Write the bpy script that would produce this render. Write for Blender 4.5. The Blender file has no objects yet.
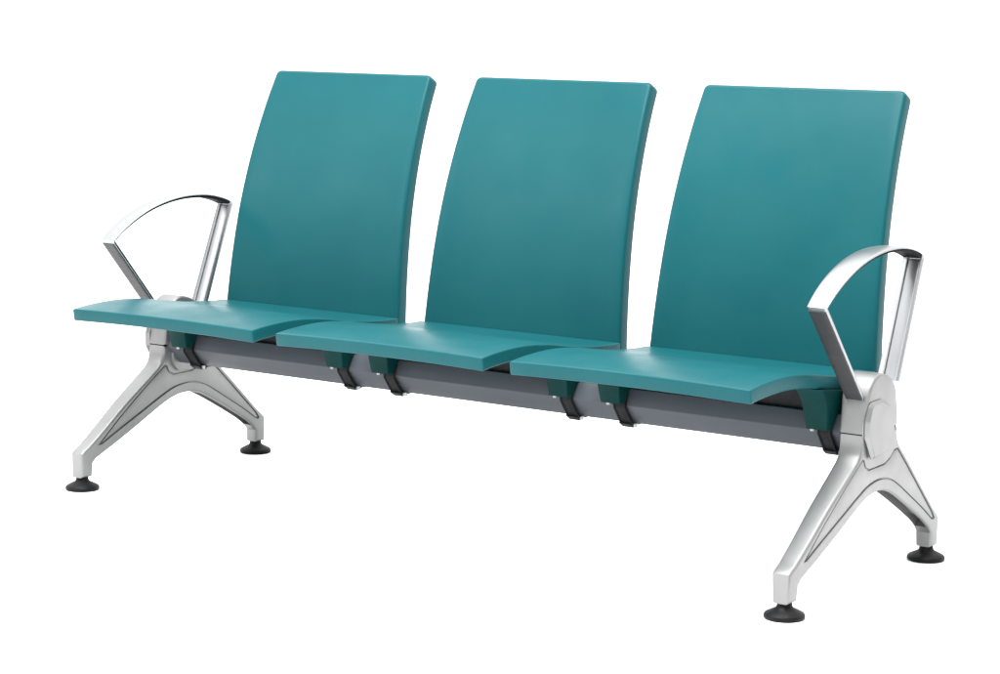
import bpy, bmesh, math, random
from mathutils import Vector, Matrix
random.seed(4)
scene = bpy.context.scene
COL = scene.collection

# ------------------------------------------------------------------ materials
def new_mat(name):
    m = bpy.data.materials.new(name); m.use_nodes = True
    nt = m.node_tree
    return m, nt, nt.nodes['Principled BSDF']

def noise_chain(nt, scale, detail=4.0, stretch=(1, 1, 1)):
    tc = nt.nodes.new('ShaderNodeTexCoord'); mp = nt.nodes.new('ShaderNodeMapping')
    mp.inputs['Scale'].default_value = stretch
    no = nt.nodes.new('ShaderNodeTexNoise')
    no.inputs['Scale'].default_value = scale; no.inputs['Detail'].default_value = detail
    nt.links.new(tc.outputs['Object'], mp.inputs['Vector']); nt.links.new(mp.outputs['Vector'], no.inputs['Vector'])
    return no

def ramp(nt, src, stops):
    r = nt.nodes.new('ShaderNodeValToRGB')
    while len(r.color_ramp.elements) < len(stops): r.color_ramp.elements.new(0.5)
    for e, (p, c) in zip(r.color_ramp.elements, stops):
        e.position = p; e.color = (c[0], c[1], c[2], 1)
    nt.links.new(src, r.inputs['Fac']); return r

def surface(name, c0, c1, rough0, rough1, metallic=0.0, scale=9.0, bump=0.0, bscale=300.0, spec=0.5, stretch=(1, 1, 1), coat=0.0):
    m, nt, b = new_mat(name)
    n = noise_chain(nt, scale, 5.0, stretch)
    nt.links.new(ramp(nt, n.outputs['Fac'], [(.3, c0), (.7, c1)]).outputs['Color'], b.inputs['Base Color'])
    n2 = noise_chain(nt, scale * 2.7, 4.0, stretch)
    nt.links.new(ramp(nt, n2.outputs['Fac'], [(.3, (rough0,) * 3), (.7, (rough1,) * 3)]).outputs['Color'], b.inputs['Roughness'])
    b.inputs['Metallic'].default_value = metallic
    b.inputs['Specular IOR Level'].default_value = spec
    b.inputs['Coat Weight'].default_value = coat
    if bump:
        n3 = noise_chain(nt, bscale, 3.0, stretch)
        bp = nt.nodes.new('ShaderNodeBump'); bp.inputs['Strength'].default_value = bump
        bp.inputs['Distance'].default_value = 0.0006
        nt.links.new(n3.outputs['Fac'], bp.inputs['Height']); nt.links.new(bp.outputs['Normal'], b.inputs['Normal'])
    return m

M_TEAL = surface('teal_polyurethane', (.0034, .057, .066), (.0048, .064, .073), .30, .42, scale=4, bump=.22, bscale=420, spec=.11)
M_BRKT = surface('dark_teal_plastic', (.0006, .020, .0195), (.0012, .025, .024), .45, .55, scale=12, bump=.2, spec=.06)
M_ALU = surface('silver_cast_aluminium', (.195, .196, .195), (.222, .223, .222), .40, .48, metallic=.65, scale=9, bump=.06, bscale=600, spec=.25)
M_POL = surface('polished_aluminium', (.275, .282, .288), (.29, .297, .303), .34, .40, metallic=1, scale=4)
M_UNDER = surface('matte_black', (.007, .007, .0075), (.010, .010, .011), .6, .7, scale=20, spec=.04)
M_STRUT_REFL = surface('strut_reflection_grey', (.030, .030, .032), (.036, .036, .038), .42, .5, metallic=.3, scale=10, bump=.05, stretch=(1, 6, 6), spec=.2)  # dark reflection on the polished front struts, put into the colour
M_BEAM = surface('grey_coated_steel', (.044, .050, .058), (.056, .062, .071), .36, .48, scale=5, bump=.1, spec=.2, stretch=(.3, 3, 3))
M_BLK = surface('black_rubber', (.004, .004, .0045), (.008, .008, .0085), .42, .6, scale=40, bump=.2, spec=.12)
M_CLAMP = surface('black_steel', (.006, .0063, .007), (.010, .0105, .0115), .45, .6, scale=40, bump=.2, spec=.12)
M_ZINC = surface('zinc_bolt', (.20, .20, .195), (.26, .26, .25), .3, .4, metallic=1, scale=60)
M_FLOOR = surface('white_studio_floor', (.91, .91, .91), (.92, .92, .92), .8, .9, scale=2, spec=.1)

# ------------------------------------------------------------------ mesh helpers
def link(name, bm, mat, parent=None, sharp=32.0):
    bmesh.ops.remove_doubles(bm, verts=bm.verts, dist=1e-6)
    bmesh.ops.recalc_face_normals(bm, faces=bm.faces)
    lim = math.radians(sharp)
    for f in bm.faces: f.smooth = True
    for e in bm.edges:
        e.smooth = not (len(e.link_faces) == 2 and e.calc_face_angle(0) > lim)
    me = bpy.data.meshes.new(name); bm.to_mesh(me); bm.free()
    me.materials.append(mat)
    o = bpy.data.objects.new(name, me); COL.objects.link(o)
    if parent: o.parent = parent
    return o

def spline(pts, n):
    """Catmull-Rom through 2-D points, n samples per span"""
    P = [Vector(p) for p in pts]
    P = [2 * P[0] - P[1]] + P + [2 * P[-1] - P[-2]]
    out = []
    for i in range(1, len(P) - 2):
        for k in range(n):
            t = k / n
            a, b, c, d = P[i - 1], P[i], P[i + 1], P[i + 2]
            out.append(.5 * ((2 * b) + (c - a) * t + (2 * a - 5 * b + 4 * c - d) * t * t + (3 * b - a - 3 * c + d) * t ** 3))
    out.append(P[-2].copy())
    return out

def area2(p):
    return sum(p[i][0] * p[(i + 1) % len(p)][1] - p[(i + 1) % len(p)][0] * p[i][1] for i in range(len(p)))

def ccw(p):
    p = [Vector(q) for q in p]
    return p if area2(p) > 0 else p[::-1]

def inset(p, d):
    """inset of a ccw outline by d with mitred corners"""
    n = len(p); out = []
    for i in range(n):
        a = (p[i] - p[i - 1]).normalized(); b = (p[(i + 1) % n] - p[i]).normalized()
        na, nb = Vector((-a.y, a.x)), Vector((-b.y, b.x))
        m = na + nb
        m = m / max(m.dot(m), .5) * 2
        out.append(p[i] + m * d)
    return out

def round_corners(p, r, n=4):
    """fillet every corner of an outline"""
    out = []; N = len(p)
    p = [Vector(q) for q in p]
    for i in range(N):
        a, b, c = p[i - 1], p[i], p[(i + 1) % N]
        ra = min(r, (a - b).length * .45, (c - b).length * .45)
        s, e = b + (a - b).normalized() * ra, b + (c - b).normalized() * ra
        for k in range(n + 1):
            t = k / n
            out.append((1 - t) ** 2 * s + 2 * t * (1 - t) * b + t * t * e)
    return out

def fill(bm, loops):
    es = []
    for L in loops:
        for i in range(len(L)):
            v, w = L[i], L[(i + 1) % len(L)]
            es.append(bm.edges.get((v, w)) or bm.edges.new((v, w)))
    bmesh.ops.triangle_fill(bm, use_beauty=True, use_dissolve=False, edges=es)

def bridge(bm, A, B, skip=()):
    n = len(A)
    for i in range(n):
        if i in skip: continue
        j = (i + 1) % n
        bm.faces.new((A[i], A[j], B[j], B[i]))

def prism(bm, outline, x0, x1, r, seg=3, panel=None, depth=.003, pocket=None, pocket_depth=.03, panel_sides=(0, 1)):
    """rounded prism: outline (y, z) swept in x between x0(y,z) and x1(y,z); optional recessed
    panel on both sides and an open pocket along part of the outline"""
    if not callable(x0): a0 = x0; x0 = lambda y, z: a0
    if not callable(x1): a1 = x1; x1 = lambda y, z: a1
    out = ccw(outline)
    rings = []
    for side in (0, 1):
        X = (x0, x1)[side]; sg = (1, -1)[side]
        rr = []
        for k in range(seg + 1):
            th = math.pi / 2 * k / seg
            ins, dx = r * (1 - math.sin(th)), r * (1 - math.cos(th))
            q = inset(out, ins) if ins > 1e-7 else out
            rr.append([bm.verts.new((X(p.x, p.y) + sg * dx, p.x, p.y)) for p in q])
        rings.append(rr)
        for k in range(seg): bridge(bm, rr[k], rr[k + 1])
        if panel and side in panel_sides:
            pp = ccw(panel); loops = []
            for ins, dx in ((-.0010, 0), (0, .0008), (.0006, depth), (.0026, depth), (.0034, .0016), (.0044, .0012)):
                q = inset(pp, ins)
                loops.append([bm.verts.new((X(p.x, p.y) + sg * dx, p.x, p.y)) for p in q])
            fill(bm, [rr[0], loops[0]])
            for k in range(5): bridge(bm, loops[k], loops[k + 1])
            fill(bm, [loops[5]])
        else:
            fill(bm, [rr[0]])
    A, B = rings[0][-1], rings[1][-1]
    n = len(out); skip = set()
    if pocket:
        idx = [i for i in range(n) if pocket(out[i]) and pocket(out[(i + 1) % n])]
        skip = set(idx)
        deep = inset(out, pocket_depth)
        top = {}
        def tv(i):
            if i not in top:
                d = deep[i]
                top[i] = (bm.verts.new((A[i].co.x, d.x, d.y)), bm.verts.new((B[i].co.x, d.x, d.y)))
            return top[i]
        for i in idx:
            j = (i + 1) % n
            a, b = tv(i), tv(j)
            bm.faces.new((A[i], A[j], b[0], a[0])); bm.faces.new((B[j], B[i], a[1], b[1]))
            bm.faces.new((a[0], b[0], b[1], a[1]))
        for i in top:
            k = ((i - 1) % n in skip) + (i in skip)
            if k == 1: bm.faces.new((A[i], B[i], top[i][1], top[i][0]))
    bridge(bm, A, B, skip)

def sweep(bm, path, width, thick, crown=0.0, x=0.0, n_w=8, ends=True):
    """strap swept along (y, z) path; thickness grows to the right-hand side of the path"""
    P = [Vector(p) for p in path]; N = len(P); rings = []
    for i in range(N):
        a = (P[i] - P[i - 1]).normalized() if i else (P[1] - P[0]).normalized()
        b = (P[i + 1] - P[i]).normalized() if i < N - 1 else a
        na, nb = Vector((a.y, -a.x)), Vector((b.y, -b.x))
        m = na + nb; m = m / max(m.dot(m), .45) * 2
        w = width(i / (N - 1)) if callable(width) else width
        t = thick(i / (N - 1)) if callable(thick) else thick
        c = crown(i / (N - 1)) if callable(crown) else crown
        ring = []
        e = min(.0022, t * .4)
        top = [(-w / 2 + e * .3, e * .3)] + [(-w / 2 + e + (w - 2 * e) * k / n_w, 0) for k in range(n_w + 1)] + [(w / 2 - e * .3, e * .3)]
        bot = [(w / 2, e), (w / 2, t - e), (w / 2 - e * .3, t - e * .3), (w / 2 - e, t), (-w / 2 + e, t), (-w / 2 + e * .3, t - e * .3), (-w / 2, t - e), (-w / 2, e)]
        for (u, d) in top + bot:
            d2 = d + c * (2 * u / w) ** 2
            q = P[i] + m * d2
            ring.append(bm.verts.new((x + u, q.x, q.y)))
        rings.append(ring)
    for i in range(N - 1): bridge(bm, rings[i], rings[i + 1])
    bm.faces.new(rings[0]); bm.faces.new(rings[-1][::-1])

def lathe(bm, prof, cx, cy, n=40):
    rings = []
    for r, z in prof:
        if r < 1e-6: rings.append([bm.verts.new((cx, cy, z))] * n)
        else: rings.append([bm.verts.new((cx + r * math.cos(2 * math.pi * k / n), cy + r * math.sin(2 * math.pi * k / n), z)) for k in range(n)])
    for A, B in zip(rings, rings[1:]):
        for i in range(n):
            f = []
            for v in (A[i], A[(i + 1) % n], B[(i + 1) % n], B[i]):
                if v not in f: f.append(v)
            if len(f) > 2: bm.faces.new(f)

def bolt(bm, c, axis, r, h, n=6):
    ax = Vector(axis).normalized(); u = ax.orthogonal().normalized(); w = ax.cross(u); c = Vector(c)
    A = [bm.verts.new(c + r * (math.cos(2 * math.pi * k / n) * u + math.sin(2 * math.pi * k / n) * w)) for k in range(n)]
    B = [bm.verts.new(v.co + ax * h) for v in A]
    bridge(bm, A, B); bm.faces.new(A); bm.faces.new(B)

# ------------------------------------------------------------------ the bench
W = 1.826                       # distance between the two legs
CENTRES = (W / 2 - .6, W / 2, W / 2 + .6)
bench = bpy.data.objects.new('waiting_bench', None); COL.objects.link(bench)
bench.location = (0, 0, 0)
bench['label'] = 'three seat waiting bench with teal seats, silver armrests and splayed legs on white floor'
bench['category'] = 'bench'

# beam: six-sided bar
bm = bmesh.new()
hexa = [(.321, .305), (.335, .339), (.430, .339), (.444, .305), (.410, .264), (.356, .264)]
prism(bm, round_corners(hexa, .003, 2), -.012, W + .012, .001, 1)
link('beam', bm, M_BEAM, bench)
bm = bmesh.new()
prism(bm, [(.349, .3385), (.349, .377), (.417, .377), (.417, .3385)], .03, W - .03, .001, 1)
link('seat_shade_bar', bm, M_CLAMP, bench)  # added black bar standing for the shade between beam and seats

# seats
top_pts = [(.0, .4265), (.035, .4312), (.075, .4342), (.107, .4356), (.141, .4358), (.175, .4343), (.21, .4312), (.244, .4272), (.28, .4215),
           (.32, .4155), (.38, .4085), (.44, .4045), (.4955, .4035)]
def make_seat(c):
    bm = bmesh.new()
    T = spline(top_pts, 4)
    # cross-section loop with rounded front and rear edges
    th = .0272
    N = []
    for i, p in enumerate(T):
        d = (T[min(i + 1, len(T) - 1)] - T[max(i - 1, 0)]).normalized(); N.append(Vector((d.y, -d.x)))
    e = .0032
    def pt(i, dn, dt=0):
        d = Vector((-N[i].y, N[i].x)); return T[i] + N[i] * dn + d * dt
    hw = .2677
    def layer(x, ins):
        """section at x, inset by ins"""
        L = []
        last = len(T) - 1
        for i in range(0, last + 1): 
            dt = (e + ins) if i == 0 else ((-e - ins) if i == last else 0)
            L.append(pt(i, ins, dt))
        for k in (1, 2): 
            a = math.pi / 2 * k / 3; L.append(pt(last, e * (1 - math.cos(a)) + ins, -e + e * math.sin(a) - ins))
        L.append(pt(last, e + ins, -ins)); L.append(pt(last, th - e - ins, -ins))
        for k in (1, 2):
            a = math.pi / 2 * k / 3; L.append(pt(last, th - e + e * math.sin(a) - ins, -e + e * math.cos(a) - ins))
        for i in range(last, -1, -1):
            dt = (e + ins) if i == 0 else ((-e - ins) if i == last else 0)
            L.append(pt(i, th - ins, dt))
        for k in (1, 2):
            a = math.pi / 2 * k / 3; L.append(pt(0, th - e + e * math.cos(a) - ins, e - e * math.sin(a) + ins))
        L.append(pt(0, th - e - ins, ins)); L.append(pt(0, e + ins, ins))
        for k in (1, 2):
            a = math.pi / 2 * k / 3; L.append(pt(0, e - e * math.sin(a) + ins, e - e * math.cos(a) + ins))
        bow = .004 * (1 - (x / hw) ** 2)
        return [bm.verts.new((c + x, p.x, p.y + bow * (1 - min(max(p.x, 0) / .45, 1)))) for p in L]
    secs = []
    for k in range(4):
        a = math.pi / 2 * k / 3; secs.append((-hw + e * (1 - math.sin(a)), e * (1 - math.cos(a))))
    left = sorted([(-hw + e * (1 - math.cos(math.pi / 2 * k / 3)), e * (1 - math.sin(math.pi / 2 * k / 3))) for k in range(4)])
    xs = left + [(-hw + e + (2 * hw - 2 * e) * k / 16, 0) for k in range(1, 16)] + [(-x, i) for x, i in left[::-1]]
    rings = [layer(x, i) for x, i in xs]
    for A, B in zip(rings, rings[1:]): bridge(bm, A, B)
    for R in (rings[0], rings[-1]): fill(bm, [R])
    return link('seat', bm, M_TEAL, bench, 40)

# backrests
front = [(.4965, .385), (.4975, .403), (.505, .474), (.517, .556), (.5335, .639), (.5555, .7215), (.5835, .8035), (.616, .881), (.651, .951)]
FS = spline(front, 8)
SL = [0.0]
for a, b in zip(FS, FS[1:]): SL.append(SL[-1] + (b - a).length)
STOT = SL[-1]
def at_s(s):
    s = min(max(s, 0), STOT)
    for i in range(len(SL) - 1):
        if s <= SL[i + 1] + 1e-9: break
    t = (s - SL[i]) / (SL[i + 1] - SL[i])
    p = FS[i].lerp(FS[i + 1], t)
    def tan(k): return (FS[min(k + 1, len(FS) - 1)] - FS[max(k - 1, 0)]).normalized()
    d = tan(i).lerp(tan(i + 1), t).normalized()
    return p, Vector((d.y, -d.x))          # point and rearward normal

def make_back(c):
    bm = bmesh.new()
    wt, wb, rc, th, e = .2347, .2648, .014, .036, .008
    def rows(ins):
        """list of (s, half width) from bottom to top of the outline inset by ins"""
        H = STOT - ins; r = max(rc - ins, .003); L = []
        wid = lambda s: wb + (wt - wb) * (s / STOT) - ins
        for k in range(41): 
            s = ins + (H - r - ins) * k / 40
            L.append((s, wid(s)))
        for k in range(1, 8):
            a = math.pi / 2 * k / 7; s = H - r + r * math.sin(a)
            L.append((s, wid(H - r) - r * (1 - math.cos(a))))
        return L
    NC = 24
    def dish(x, s, w):
        u = min(abs(x) / w, 1); v = s / STOT
        return .007 * (1 - u ** 4) * max(0, math.sin(math.pi * min(max(v, 0), 1))) ** .7
    def vert(x, s, dep, fr):
        p, n = at_s(s)
        if fr: dep = dep + dish(x, s, .25)
        q = p + n * dep
        return bm.verts.new((c + x, q.x, q.y))
    def grid(ins, dep, fr):
        return [[vert(w * (2 * k / NC - 1), s, dep, fr) for k in range(NC + 1)] for s, w in rows(ins)]
    def boundary(G):
        return G[0][:-1] + [r[-1] for r in G[:-1]] + G[-1][:0:-1] + [r[0] for r in G[:0:-1]]
    def ring(ins, dep):
        R = rows(ins); xs = [2 * k / NC - 1 for k in range(NC + 1)]
        def mk(x, s): 
            p, n = at_s(s); d = dep + dish(x, s, .25) * (1 - dep / th); q = p + n * d; return bm.verts.new((c + x, q.x, q.y))
        return ([mk(R[0][1] * x, R[0][0]) for x in xs[:-1]] + [mk(w, s) for s, w in R[:-1]] +
                [mk(R[-1][1] * x, R[-1][0]) for x in xs[:0:-1]] + [mk(-w, s) for s, w in R[:0:-1]])
    G0 = grid(e, 0, True); G1 = grid(e, th, False)
    for G in (G0, G1):
        for A, B in zip(G, G[1:]):
            for k in range(NC): bm.faces.new((A[k], A[k + 1], B[k + 1], B[k]))
    chain = [boundary(G0)]
    for k in range(1, 5):
        a = math.pi / 2 * k / 4; chain.append(ring(e * (1 - math.sin(a)), e * (1 - math.cos(a))))
    for k in range(4, 0, -1):
        a = math.pi / 2 * k / 4; chain.append(ring(e * (1 - math.sin(a)), th - e * (1 - math.cos(a))))
    chain.append(boundary(G1))
    for A, B in zip(chain, chain[1:]): bridge(bm, A, B)
    return link('backrest', bm, M_TEAL, bench, 40)

BR = [(.256, .396), (.274, .378), (.285, .358), (.290, .335), (.2955, .3115), (.318, .309), (.3225, .3215), (.333, .3385), (.431, .3385), (.445, .310),
      (.462, .312), (.470, .345), (.476, .377), (.40, .3795), (.34, .386), (.29, .393)]
def make_bracket(seat, x):
    bm = bmesh.new()
    prism(bm, BR, lambda y, z: x - .0235 - (z - .31) * .08, lambda y, z: x + .0235 + (z - .31) * .08, .003, 2)
    return link('seat_bracket', bm, M_BRKT, seat, 30)

def make_clamp(seat, x):
    bm = bmesh.new()
    path = [(.410, .2590), (.352, .2590), (.3420, .2650), (.3160, .300), (.3155, .307), (.3195, .319), (.325, .331)]
    sweep(bm, path, .029, .0055, x=x, n_w=2)
    for sd in (-1, 1):                                  # raised edges of the strap
        sweep(bm, [(.352, .2570), (.3410, .2630), (.3140, .2993), (.3135, .307), (.317, .316)], .0045, .005, x=x + sd * .0125, n_w=1)
    sweep(bm, [(.364, .2555), (.350, .2555), (.337, .2640)], .029, .0060, x=x, n_w=2)
    return link('clamp', bm, M_CLAMP, seat, 30)

def make_bolts(seat, x):
    for c, h in (((x - .020, .305, .311), .006), ((x + .021, .346, .2660), .009)):
        bm = bmesh.new(); bolt(bm, c, (0, 0, -1), .0042, h * .8)
        link('bolt', bm, M_ZINC, seat, 30)

for c in CENTRES:
    s = make_seat(c)
    for off, k in ((-.226, .010), (.246, .006)):
        make_bracket(s, c + off); make_clamp(s, c + off + k); make_bolts(s, c + off + k)
    make_back(c)

# legs (cast arch with two feet), armrests above them
def arch_outline():
    fr = [(.050, .030), (.0505, .086), (.058, .0925)] + spline([(.071, .099), (.120, .134), (.190, .187), (.255, .231), (.292, .2565)], 3) + spline([(.303, .268), (.309, .285), (.311, .307)], 3)
    re = spline([(.4555, .307), (.457, .292), (.466, .275), (.480, .261), (.525, .222), (.596, .158), (.642, .116)], 3) + [(.662, .100), (.6735, .090), (.675, .030)]
    un = [(.642, .030), (.641, .060)] + spline([(.628, .074), (.596, .096), (.525, .136), (.468, .166), (.432, .181), (.395, .187), (.355, .183), (.310, .167), (.245, .136), (.170, .101), (.112, .076)], 3) + [(.096, .069), (.0865, .060), (.0845, .030)]
    return fr + re + un
PANEL = ([(.101, .101)] + spline([(.171, .159), (.245, .214), (.300, .252)], 3) + [(.314, .262), (.322, .259), (.330, .244), (.345, .2385), (.408, .2405), (.430, .249), (.447, .262), (.462, .264)]
         + spline([(.475, .254), (.525, .210), (.596, .146), (.640, .106)], 3) + [(.651, .092), (.647, .088)]
         + spline([(.636, .091), (.596, .117), (.525, .158), (.468, .190), (.432, .204), (.395, .210), (.350, .2045), (.310, .190), (.245, .161), (.171, .128)], 3) + [(.112, .1005)])
HX = .0165
def half(z): return HX + .031 * z

def make_leg(x, sg):
    bm = bmesh.new()
    prism(bm, arch_outline(), lambda y, z: x - half(z), lambda y, z: x + half(z), .0065, 4, panel=PANEL, depth=.0045,
          pocket=lambda p: .40 < p.x < .634 and p.y < .19 and p.y > .062, pocket_depth=.034)
    # collar round the beam on the inner side
    col = round_corners([(.333, .300), (.336, .262), (.354, .243), (.424, .243), (.446, .258), (.449, .300)], .008, 3)
    xi = x - sg * half(.27)
    prism(bm, col, min(xi - sg * .007, xi + sg * .004), max(xi - sg * .007, xi + sg * .004), .002, 2)
    leg = link('leg', bm, M_ALU, bench, 28)
    for y in (.0675, .658):
        b2 = bmesh.new()
        lathe(b2, [(0, 0), (.036, 0), (.0385, .0025), (.0385, .0065), (.0365, .010), (.026, .0155), (.0175, .0195), (.0145, .0235), (.0135, .033), (.0, .033)], x, y)
        link('foot', b2, M_BLK, leg, 50)
    cap = round_corners([(.337, .369), (.380, .370), (.411, .356), (.432, .326), (.433, .298), (.412, .263), (.345, .256), (.316, .302), (.316, .334), (.327, .361)], .0025, 2)
    cap = [p + Vector((-.0095, .002)) for p in cap]
    b2 = bmesh.new()
    xo = x + sg * (half(.31) - .004); x2 = x + sg * (half(.31) + .0115)
    xp = xo + sg * .0020
    prism(b2, inset(ccw(cap), .0045), min(xo, xp + sg * .001), max(xo, xp + sg * .001), .0005, 1)
    bmesh.ops.recalc_face_normals(b2, faces=b2.faces)
    prism(b2, cap, min(xp, x2), max(xp, x2), .0064, 1)
    link('end_cap', b2, M_ALU, leg, 28)

def make_arm(x, sg):
    bm = bmesh.new()
    arc = spline([(.1555, .566), (.185, .590), (.225, .6145), (.275, .6365), (.33, .6515), (.385, .6590), (.44, .6595), (.485, .6545), (.525, .6450), (.552, .6345)], 4)
    path = [(.322, .371), (.279, .420), (.235, .4705), (.195, .5165), (.158, .559)] + arc + [(.5575, .6295)] + [tuple(Vector((.5555, .621)).lerp(Vector((.4645, .392)), k / 4)) for k in range(5)]
    L = [0]
    for a, b in zip(path, path[1:]): L.append(L[-1] + (Vector(b) - Vector(a)).length)
    n = len(path) - 1; i_c, i_r = 5, 5 + len(arc)
    def wid(t):
        i = round(t * n)
        if i < i_c: return .041 - .003 * (i_c - i) / 5
        if i < i_r: return .041 + .010 * math.sin(math.pi * (i - i_c) / (i_r - i_c))
        return .041 + .006 * (i - i_r) / 6
    def thk(t):
        i = round(t * n)
        if i < i_c: return .007
        return .0032 - .0014 * (i - i_c) / (i_r - i_c) if i < i_r - 1 else .012
    def crn(t):
        i = round(t * n)
        return .0035 * math.sin(math.pi * (i - i_c) / (i_r - i_c)) if i_c < i < i_r else 0
    sweep(bm, path, wid, thk, crn, x=x, n_w=8)
    # ribs on the inside of the rear strut and under the arc's rear end
    rear = [Vector(p) for p in path[i_r + 1:]]; d = (rear[-1] - rear[0]).normalized()
    for dx, w in ((-.0095, .004), (.019, .005)):
        sweep(bm, [p + Vector((d.y, -d.x)) * .0105 for p in rear], w, .0042, x=x + dx, n_w=1)
    arm = link('armrest', bm, M_POL, bench, 30)
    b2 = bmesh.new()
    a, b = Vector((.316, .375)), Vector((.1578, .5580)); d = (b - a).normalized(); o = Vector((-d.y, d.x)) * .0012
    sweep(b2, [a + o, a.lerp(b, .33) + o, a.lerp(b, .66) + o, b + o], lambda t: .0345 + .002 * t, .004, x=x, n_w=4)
    link('strut_dark_reflection', b2, M_STRUT_REFL, arm, 30)  # added strip that carries the strut's painted dark reflection
    b2 = bmesh.new()
    under = []
    for i, p in enumerate(arc[1:-1], 1):
        d = (arc[i + 1] - arc[i - 1]).normalized(); under.append(p + Vector((d.y, -d.x)) * .0017)
    sweep(b2, under, lambda t: .0405 + .010 * math.sin(math.pi * t), lambda t: .0030 + .0060 * t ** 1.5, lambda t: .0034 * math.sin(math.pi * t), x=x, n_w=6)
    link('arm_underside', b2, M_UNDER, arm, 30)  # black strip along the underside of the arm band, thicker rearward
    b2 = bmesh.new()
    hub = [(.311, .3095)] + spline([(.3125, .320), (.317, .348), (.3215, .378), (.331, .402), (.349, .417), (.372, .4215), (.408, .411), (.433, .391), (.4455, .356), (.4535, .320)], 3) + [(.4555, .3095)]
    prism(b2, hub, lambda y, z: x - half(z) - .001, lambda y, z: x + half(z) + .001, .006, 4)
    link('hub', b2, M_ALU, arm, 28)
    b2 = bmesh.new()
    prism(b2, [(.3135, .304), (.4530, .304), (.4530, .313), (.3140, .313)], x - half(.308) + .003, x + half(.308) - .003, .0005, 1)
    link('gap_shade_filler', b2, M_BLK, arm, 28)  # dark filler added in the split gap, standing for its shade

for x, sg in ((0.0, -1), (W, 1)):
    make_leg(x, sg); make_arm(x, sg)

# ------------------------------------------------------------------ floor
bm = bmesh.new()
S = 400
vs = [bm.verts.new((sx * S, sy * S, 0)) for sx, sy in ((-1, -1), (1, -1), (1, 1), (-1, 1))]
bm.faces.new(vs)
fl = link('floor', bm, M_FLOOR); fl['kind'] = 'structure'

# ------------------------------------------------------------------ light
world = bpy.data.worlds.new('World'); scene.world = world; world.use_nodes = True
nt = world.node_tree; bg = nt.nodes['Background']
# unseen surround shaped for the light: bright behind and above, dim on camera side
SUR_LOW, SUR_BACK, SUR_TOP = .52, 1.45, 2.1
tc = nt.nodes.new('ShaderNodeTexCoord')
def vmath(vec, out):
    d = nt.nodes.new('ShaderNodeVectorMath'); d.operation = 'DOT_PRODUCT'
    nt.links.new(tc.outputs['Generated'], d.inputs[0]); d.inputs[1].default_value = vec
    m = nt.nodes.new('ShaderNodeMapRange'); m.interpolation_type = 'SMOOTHSTEP'
    nt.links.new(d.outputs['Value'], m.inputs['Value'])
    for k, v in zip(('From Min', 'From Max', 'To Min', 'To Max'), out): m.inputs[k].default_value = v
    return m.outputs['Result']
add = nt.nodes.new('ShaderNodeMath'); add.operation = 'ADD'
nt.links.new(vmath((-.58, .81, 0), (-.35, .55, SUR_LOW, SUR_LOW + SUR_BACK)), add.inputs[0])
nt.links.new(vmath((0, 0, 1), (.3, 1, 0, SUR_TOP)), add.inputs[1])
nt.links.new(add.outputs[0], bg.inputs['Strength'])
bg.inputs['Color'].default_value = (1, 1, 1, 1)

def area(name, loc, target, size, power, sy=None):
    l = bpy.data.lights.new(name, 'AREA'); l.shape = 'RECTANGLE' ; l.size = size; l.size_y = sy or size; l.energy = power
    o = bpy.data.objects.new(name, l); COL.objects.link(o); o.location = loc
    o.rotation_euler = (Vector(target) - Vector(loc)).to_track_quat('-Z', 'Y').to_euler()
    return o
area('added_overhead_fill', (1.2, -1.15, 4.2), (.9, .2, 0), 3.0, 535)  # unseen lamp added to brighten the seat tops, backs and floor
area('added_sheen_strip', (-2.1, -2.7, 2.6), (.35, .55, .65), .6, 52, 2.0)  # unseen lamp added to put a soft sheen on the backs

# ------------------------------------------------------------------ camera
cam = bpy.data.cameras.new('camera'); co = bpy.data.objects.new('camera', cam); COL.objects.link(co)
F, CX, CY, CZ, RX, RZ, RY = (2327.12872, 3.83397, -3.61394, 1.09689, -0.13918, 0.62558, 0.01256)
fwd = Vector((-math.sin(RZ) * math.cos(RX), math.cos(RZ) * math.cos(RX), math.sin(RX)))
rt = Vector((math.cos(RZ), math.sin(RZ), 0)); up = rt.cross(fwd)
right = math.cos(RY) * rt + math.sin(RY) * up; upv = -math.sin(RY) * rt + math.cos(RY) * up
co.matrix_world = Matrix(((right.x, upv.x, -fwd.x, CX), (right.y, upv.y, -fwd.y, CY), (right.z, upv.z, -fwd.z, CZ), (0, 0, 0, 1)))
cam.sensor_width = 36; cam.sensor_fit = 'HORIZONTAL'; cam.lens = F * 36 / 1000
cam.clip_start = .05; cam.clip_end = 2000
scene.camera = co
scene.view_settings.view_transform = 'Standard'; scene.view_settings.look = 'None'
scene.view_settings.exposure = 0; scene.view_settings.gamma = 1
